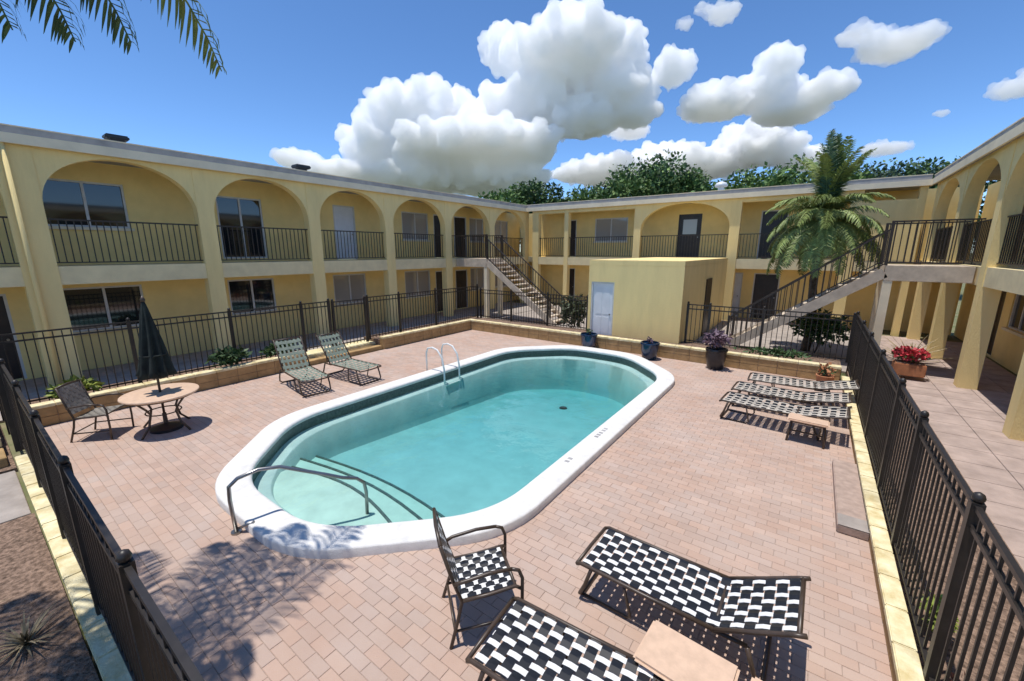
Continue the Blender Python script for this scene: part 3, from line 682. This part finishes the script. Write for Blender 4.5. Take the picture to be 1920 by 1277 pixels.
# ------------------------------------------------------------------ pots, plants
def leaf_quads(b, c, n, spread, size, rng, flat=.5, droop=0.):
    for _ in range(n):
        d = Vector((rng.gauss(0, 1), rng.gauss(0, 1), rng.gauss(0, .8))); d.normalize(); r = rng.random()**.45
        p = Vector(c) + Vector((d.x*spread[0], d.y*spread[1], d.z*spread[2]))*r
        t = (d + Vector((rng.gauss(0, .6), rng.gauss(0, .6), rng.gauss(0, .5)-droop))).normalized(); sdv = t.cross(Vector((rng.gauss(0, 1), rng.gauss(0, 1), rng.gauss(0, 1)))).normalized()
        L_ = size*rng.uniform(.6, 1.4); w = L_*flat*.5
        b.quad(p-t*L_*.5, p-t*L_*.05+sdv*w, p+t*L_*.5, p-t*L_*.05-sdv*w)
def shrub(name, label, cat, c, spread, n, size, m, rng, stems=4, flat=.5, group=None, extra=None):
    t = thing(name, label, cat, (c[0], c[1], c[2]), 0, group)
    b = MB()
    for k in range(5):
        o = (c[0]+rng.uniform(-.4, .4)*spread[0], c[1]+rng.uniform(-.4, .4)*spread[1], c[2]+spread[2]*rng.uniform(.9, 1.4))
        leaf_quads(b, o, n//5, [q*.72 for q in spread], size, rng, flat)
    b.build('foliage', m, t)
    s = MB()
    for k in range(stems):
        a = rng.uniform(0, 6.28); s.tube([(c[0], c[1], c[2]-.02), (c[0]+.3*spread[0]*math.cos(a), c[1]+.3*spread[1]*math.sin(a), c[2]+spread[2])], [.012, .005], 5)
    s.build('stem', bark, t)
    if extra:
        e = MB(); leaf_quads(e, (c[0], c[1], c[2]+spread[2]*1.3), extra[1], [q*1.0 for q in spread], size*.8, rng, .9); e.build('blossoms', extra[0], t)
    return t
rng = random.Random(3)
def pot(label, c, r, h, m, grp=None):
    t = thing('plant_pot', label, 'plant pot', (*c, 0), 0, grp)
    MB().lathe([(r*.72, 0), (r*.80, .02), (r*.97, h*.55), (r, h*.86), (r*1.08, h*.88), (r*1.10, h*.97), (r*1.06, h), (r*.95, h), (r*.93, h*.9)], 32, (*c, 0)).build('body', m, t, 'auto')
    MB().lathe([(r*.94, h*.88), (r*.5, h*.9)], 24, (*c, 0)).build('soil', mulch, t)
pot('glossy blue glazed pot by the far end of the pool, left of the pair', (-5.62, 11.95), .25, .50, bluep, 'blue glazed pots')
pot('glossy blue glazed pot at the far right corner of the pool', (-3.62, 11.82), .25, .50, bluep, 'blue glazed pots')
pot('tall dark pot with purple plant at the far right of the deck', (-1.86, 11.86), .25, .56, darkpot)
pot('small terracotta pot in the far right corner of the deck', (.5, 11.7), .17, .28, terra)
shrub('potted_plant', 'purple bushy plant spilling over the tall dark pot', 'plant', (-1.86, 11.86, .50), (.36, .36, .28), 420, .13, leafp, rng)
shrub('potted_plant', 'sparse twiggy plant in the left blue pot', 'plant', (-5.62, 11.95, .45), (.15, .15, .12), 40, .09, leafs, rng)
shrub('potted_plant', 'sparse reddish plant in the right blue pot', 'plant', (-3.62, 11.82, .45), (.14, .14, .10), 40, .08, leafp, rng)
shrub('potted_plant', 'orange flowering plant in the small terracotta pot', 'plant', (.5, 11.7, .25), (.18, .18, .14), 90, .09, leafs, rng, extra=(terra, 40))
shrub('planter_shrub', 'leafy green shrub against the left fence behind the strap loungers', 'shrub', (-11.18, 3.75, .29), (.28, .50, .26), 520, .13, leafs, rng, group='plants in the left planter')
shrub('planter_shrub', 'yellow-green leafy plant in the left planter behind the armchair', 'shrub', (-11.2, 1.15, .29), (.22, .40, .20), 300, .15, leafy, rng, group='plants in the left planter')
shrub('planter_shrub', 'green shrub in the left planter beside the gate post', 'shrub', (-11.2, 4.95, .29), (.24, .42, .24), 380, .12, leafs, rng, group='plants in the left planter')
shrub('planter_shrub', 'bright yellow-green plant at the foot of the right fence', 'shrub', (1.14, 4.20, .13), (.10, .17, .16), 260, .075, leafy, rng)
shrub('planter_shrub', 'reddish low plants behind the bars at the lower right corner', 'shrub', (1.17, 3.35, .13), (.07, .45, .07), 260, .06, mat('rust_leaf', (.30, .10, .05), .7, .3, 9), rng)
shrub('stair_shrub', 'dark leafy bush between the left staircase and the utility building', 'shrub', (-7.35, 14.1, .0), (.75, .5, .75), 900, .17, mat('dusty_leaf', (.09, .11, .055), .6, .3, 6), rng)
shrub('stair_shrub', 'dark green bush under the right staircase', 'shrub', (.3, 15.6, .0), (.9, .5, .7), 900, .17, leafs, rng)
shrub('planter_shrub', 'low straggly green plants in the far right planter', 'shrub', (-.6, 12.7, .29), (.9, .22, .16), 420, .10, leafs, rng)
shrub('flower_bush', 'red flowering bush beside the walkway under the right wing', 'flowers', (2.15, 13.7, .40), (.36, .26, .18), 300, .10, leafs, rng, extra=(redfl, 420))
fb = thing('flower_trough', 'long low trough under the red flowers by the right walkway', 'trough', (2.2, 13.7, .1)); MB().box(1.88, 2.46, 13.5, 13.9, .101, .40).build('trough_body', terra, fb, bevel=.02); MB().box(1.92, 2.42, 13.54, 13.86, .4005, .41).build('soil', mulch, fb)
def spiky(label, c, n, L_, m, rng, up=.9):
    t = thing('spiky_plant', label, 'plant', c); 
    for k in range(n):
        a = rng.uniform(0, 6.28); e = rng.uniform(.25, up)*1.4; b = MB(); L2 = L_*rng.uniform(.6, 1.1); w = .03*L_
        pts = []
        for s in range(5):
            q = s/4; r = L2*q*math.cos(e)*(1+.2*q); z = L2*(q*math.sin(e)-.28*q*q); pts.append(Vector((c[0]+r*math.cos(a), c[1]+r*math.sin(a), c[2]+max(0.0, z))))
        sdv = Vector((-math.sin(a), math.cos(a), 0))
        for s in range(4):
            w0, w1 = w*(1-(s/4)**2), w*(1-((s+1)/4)**2); b.quad(pts[s]-sdv*w0, pts[s]+sdv*w0, pts[s+1]+sdv*w1, pts[s+1]-sdv*w1)
        b.build('leaf', m, t)
spiky('dry spiky grass clump in the mulch at the lower left corner', (-4.75, -.10, .01), 46, .34, dryl, random.Random(5))
spiky('second dry spiky clump in the mulch behind the near fence', (-5.5, -.45, .01), 40, .32, dryl, random.Random(6))
spiky('pale spiky plant by the walkway near the red flowers', (2.45, 15.6, .0), 40, 1.3, dryl, random.Random(8), 1.0)

# ------------------------------------------------------------------ palms and trees
def frond_mesh(L_, droop, nleaf, leafL, m, rng, sag=.55, width=.017):
    """frond growing along +x from the origin, arching down"""
    b = MB(); P = []; e = .75; p = Vector((0, 0, 0)); n = 14
    for k in range(n+1):
        P.append(p.copy()); ang = e - droop*(k/n)**1.25; p = p + Vector((math.cos(ang), 0, math.sin(ang)))*(L_/n)
    b.tube(P, [.026*(1-k/(n+1)*.85) for k in range(n+1)], 5)
    for k in range(nleaf):
        q = .16+.84*(k+rng.random()*.6)/nleaf; i = min(n-1, int(q*n)); t = q*n-i; c = P[i].lerp(P[i+1], min(1, t)); d = (P[min(n, i+1)]-P[i]).normalized()
        ll = leafL*(math.sin(math.pi*min(1, .16+q*.80))**.7)*rng.uniform(.8, 1.1)
        for s in (-1, 1):
            side = Vector((0, s, 0)); dirv = (d*rng.uniform(.45, .75)+side*rng.uniform(.75, 1.0)+Vector((0, 0, rng.uniform(.0, .28)))).normalized()
            pts = [c]; v = dirv.copy()
            for j in range(3):
                pts.append(pts[-1]+v*ll/3); v = (v+Vector((0, 0, -sag*rng.uniform(.6, 1.3)))).normalized()
            wv = dirv.cross(Vector((0, 0, 1)))
            wv = wv.normalized() if wv.length > .05 else Vector((1, 0, 0))
            for j in range(3):
                w0 = width*(.5, .95, .7, .08)[j]; w1 = width*(.5, .95, .7, .08)[j+1]
                b.quad(pts[j]-wv*w0, pts[j]+wv*w0, pts[j+1]+wv*w1, pts[j+1]-wv*w1)
    return b.mesh('frond', m)
def palm(label, base, crown, specs, rng, mats=(palm_leaf, palm_leaf2), tr=.16, rot0=0.):
    t = thing('palm_tree', label, 'palm tree', base)
    n = 16; pts = [Vector(base).lerp(Vector(crown), k/n)+Vector((.05*math.sin(k*.5), .04*math.cos(k*.6), 0)) for k in range(n+1)]; pts[0].z -= .03
    MB().tube(pts, [tr*(1.25-.35*k/n)*(1+.10*(k % 2)) for k in range(n+1)], 14).build('trunk', bark, t, True)
    for (cnt, L_, tilt, droop, nleaf, lf, mi, sag) in specs:
        vs = [frond_mesh(L_*rng.uniform(.92, 1.06), droop, nleaf, lf, mats[mi], rng, sag) for _ in range(3)]
        a0 = rng.uniform(0, 6.28)+rot0
        for k in range(cnt):
            inst('frond', vs[k % 3], t, Vector(crown)+Vector((0, 0, rng.uniform(-.1, .12))), (rng.gauss(0, .12), -tilt+rng.gauss(0, .09), a0+2*math.pi*k/cnt+rng.gauss(0, .1)))
    return t
palm('green feathery palm with drooping fronds beside the right staircase', (.05, 15.75, 0), (.05, 15.75, 3.95), [(10, 2.45, .95, .40, 52, .36, 1, .25), (12, 2.2, .76, .90, 52, .40, 0, .5), (13, 1.75, .35, 1.8, 50, .42, 0, .7), (13, 1.7, -.25, 1.8, 50, .42, 0, .8), (13, 1.95, -.8, 1.5, 50, .42, 0, .8), (11, 2.2, -1.1, 1.3, 50, .42, 0, .8)], random.Random(21), tr=.10)
CR = (-4.15, -1.0, 5.5)
pp = palm('tall palm outside the near fence whose fronds hang into the upper left corner', (-4.4, -1.6, 0), CR, [(7, 1.6, .55, 1.1, 30, .6, 1, .3), (6, 1.5, -.1, 1.9, 30, .5, 1, .7)], random.Random(12))
for (az, L_, tilt, droop, mi) in ((97, 3.4, -.29, 1.85, 0), (108, 2.9, -.28, 1.85, 1), (118, 2.75, -.30, 1.85, 1), (128, 2.6, -.3, 1.85, 1), (150, 2.6, -.2, 1.9, 1), (172, 2.4, -.2, 1.9, 1)):
    inst('frond', frond_mesh(L_, droop, 60, .60, (palm_leaf, palm_leaf2)[mi], random.Random(int(az)), 1.0, .013), pp, CR, (0, -tilt, R(az)))

def tree(label, x, y, h, cr, seed, m=leafg, nl=5200, group='trees behind the far roof', size=.30):
    rng = random.Random(seed); t = thing('broadleaf_tree', label, 'tree', (x, y, -.05), 0, group)
    b = MB(); b.tube([(x, y, -.06), (x+.1, y, h*.3), (x-.1, y+.1, h*.6)], [.24, .19, .11], 10)
    clumps = []
    for k in range(26):
        a = rng.uniform(0, 6.28); r = cr*rng.random()**.5*.85; z = h*rng.uniform(.46, .93); r *= (1-.5*max(0, (z/h-.62)/.38)); clumps.append((x+r*math.cos(a), y+r*math.sin(a), z))
    for c in clumps[:9]: b.tube([(x, y, h*.35), ((x+c[0])/2, (y+c[1])/2, h*.5), c], [.09, .06, .02], 6)
    b.build('trunk', bark, t, True)
    f, g = MB(), MB()
    for c in clumps:
        s = cr*rng.uniform(.24, .40); leaf_quads(f, c, int(nl/26*.68), (s, s, s*.72), size, rng, .6); leaf_quads(g, c, int(nl/26*.32), (s*1.08, s*1.08, s*.80), size*.75, rng, .6)
    f.build('crown', m, t); g.build('young_leaves', leafl, t)
    return t
leafl = mat('young_tree_leaf', (.21, .31, .085), .6, .3, 2., objrand=.2, spec=.3)
dk = mat('dark_tree_leaf', (.075, .15, .055), .6, .35, 1.4, objrand=.2, spec=.3)
hz = mat('hazy_tree_leaf', (.11, .175, .12), .6, .3, 1.4, objrand=.2, spec=.3)  # distance haze put into the leaf colour, paler and bluer
TR = [(960, 350, 30, 2.6, 'low dark green tree at the left end of the row behind the far roof', leafg), (1015, 345, 31, 2.3, 'small dark tree second from the left behind the far roof', dk), (1085, 338, 33, 2.8, 'dark green tree third from the left behind the far roof', dk),
      (1165, 318, 32, 2.8, 'dense green tree left of the tallest one behind the far roof', leafg), (1232, 290, 34, 2.9, 'tallest dark green tree behind the far roof', dk), (1290, 325, 35, 2.4, 'green tree just right of the tallest one behind the far roof', leafg),
      (1385, 332, 33, 2.8, 'mid green tree behind the far roof, right of the white exhaust', leafg), (1450, 325, 32, 2.6, 'green tree behind the far roof just left of the palm', leafg), (1512, 312, 34, 3.0, 'broad green tree partly hidden behind the palm', leafg),
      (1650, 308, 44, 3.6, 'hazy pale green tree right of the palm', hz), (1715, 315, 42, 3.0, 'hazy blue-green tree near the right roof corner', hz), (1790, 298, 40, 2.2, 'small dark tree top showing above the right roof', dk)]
for i, (px, py, Y, cr, lab, m) in enumerate(TR):
    az, el = pixel_angles(px, py); x = Y*math.tan(R(az)); d = math.hypot(x, Y); h = CAMH + d*math.tan(R(el))
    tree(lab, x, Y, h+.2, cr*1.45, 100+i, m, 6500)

# ------------------------------------------------------------------ cumulus clouds, far away and lit by the sun
VB = 72
def cloud_material(dens):
    M = bpy.data.materials.new('cloud_vapour'); M.use_nodes = True; nt = M.node_tree; N, L = nt.nodes, nt.links; N.clear()
    out = N.new('ShaderNodeOutputMaterial'); v = N.new('ShaderNodeVolumePrincipled'); v.inputs['Color'].default_value = (.99, .99, .99, 1); v.inputs['Density'].default_value = dens; v.inputs['Anisotropy'].default_value = 0
    L.new(v.outputs[0], out.inputs['Volume']); return M
VM, VMS = cloud_material(.12), cloud_material(.075)
S.cycles.transparent_max_bounces = 24; S.cycles.max_bounces = VB+2; S.cycles.diffuse_bounces = 8; S.cycles.glossy_bounces = 4; S.cycles.volume_bounces = VB
def tex(name, size, depth=3):
    t = bpy.data.textures.new(name, 'CLOUDS'); t.noise_scale = size; t.noise_depth = depth; t.noise_basis = 'ORIGINAL_PERLIN'; return t
T1, T2, T3 = tex('puff_large', 26), tex('puff_small', 11, 3), tex('puff_fine', 5, 2)
_ico = bmesh.new(); bmesh.ops.create_icosphere(_ico, subdivisions=2, radius=1); ICOV = [v.co.copy() for v in _ico.verts]; ICOF = [tuple(v.index for v in f.verts) for f in _ico.faces]; _ico.free()
def cloud(label, blobs, dist, seed, voxel=2.4, rough=1.0):
    rng = random.Random(seed); b = MB(); mpp = dist/FPX
    def ball(c, r):
        i = len(b.v); b.v += [(c.x+v.x*r[0], c.y+v.y*r[1], c.z+v.z*r[2]) for v in ICOV]; b.f += [tuple(i+k for k in f) for f in ICOF]
    cs = []
    for (x, y, rx, ry) in blobs:
        rx *= .97; ry *= .95
        az, el = pixel_angles(x, y); c = Vector((dist*math.sin(R(az)), dist*math.cos(R(az)), CAMH+dist*math.tan(R(el))))
        az2, el2 = pixel_angles(x+rx, y); az3, el3 = pixel_angles(x, y-ry)
        ra, rz = abs(az2-az)*dist*.01745, abs(math.tan(R(el3))-math.tan(R(el)))*dist
        c += Vector((math.sin(R(az)), math.cos(R(az)), 0))*rng.uniform(-.4, .4)*ra
        cs.append(c); ball(c, (ra*.74, ra*.74, rz*.74))
        for k in range(60):
            d = Vector((rng.gauss(0, 1), rng.gauss(0, 1), rng.gauss(.25, .9))).normalized()
            p = c+Vector((d.x*ra, d.y*ra, d.z*rz))*.72; q = min(ra, rz)*rng.uniform(.15, .36)*(1.0 if d.z > -.3 else .6); ball(p, (q, q, q))
            for j in range(5):
                e = (d+Vector((rng.gauss(0, .7), rng.gauss(0, .7), rng.gauss(.2, .6)))).normalized(); g = q*rng.uniform(.28, .5); ball(p+e*q*.9, (g, g, g))
    base = sum(cs, Vector())/len(cs)
    b.v = [(x-base.x, y-base.y, z-base.z) for x, y, z in b.v]
    o = inst('cumulus_cloud', b.mesh('cumulus_cloud', VM if voxel > 2 else VMS, True), None, base)
    m = o.modifiers.new('union', 'REMESH'); m.mode = 'VOXEL'; m.voxel_size = voxel; m.use_smooth_shade = True
    for t, st in ((T1, 12*rough), (T2, 9*rough), (T3, 7*rough)):
        q = o.modifiers.new('billow', 'DISPLACE'); q.texture = t; q.strength = st; q.mid_level = .5; q.texture_coords = 'LOCAL'
    m = o.modifiers.new('clean', 'REMESH'); m.mode = 'VOXEL'; m.voxel_size = voxel*.9; m.use_smooth_shade = True
    return tag(o, label, 'cloud', 'cumulus clouds in the sky')
cloud('huge towering white cumulus cloud left of centre above the roofs', [(1060,130,140,85),(950,95,58,60),(1060,62,68,45),(1145,105,80,70),(985,205,150,75),(1150,180,100,60),(1262,130,48,46),(800,230,110,65),(700,275,80,62),(740,215,70,50),(900,290,200,65),(640,325,110,30),(555,302,55,22),(1090,235,90,45),(780,335,140,45),(930,340,140,45),(1190,215,60,40)], 760, 1)
cloud('bright cumulus cloud right of centre with flat grey base', [(1440,168,100,52),(1460,125,52,42),(1548,172,66,38),(1340,205,95,40),(1480,205,110,28)], 800, 2)
cloud('low white cloud bank just above the far trees', [(1420,280,115,55),(1300,312,140,42),(1150,322,130,36),(1510,300,80,32),(1240,295,80,38),(1080,325,60,24)], 1000, 3)
cloud('small round cloud between the two large ones', [(1180,248,56,22)], 900, 4, 1.8, .8)
cloud('small ragged cloud at the top edge right of centre', [(1355,22,52,20),(1320,18,28,13)], 620, 5, 1.4, .85)
cloud('flat-bottomed white cloud high at the upper right', [(1680,82,115,30),(1610,66,60,20),(1730,72,55,28),(1650,75,60,26)], 680, 6, 1.6, .9)
cloud('white cloud cut by the right edge of the picture', [(1895,170,62,26),(1935,150,50,30)], 700, 7, 1.6, .8)
cloud('tiny isolated cloud above the right roof', [(1762,213,24,9)], 760, 8, 1.2, .5)
cloud('small white cloud behind the palm on the right', [(1655,280,58,18),(1690,275,30,14)], 900, 9, 1.8, .8)
cloud('tiny wisp of cloud beside the one at the top edge', [(1282,45,20,16)], 640, 10, 1.2, .7)
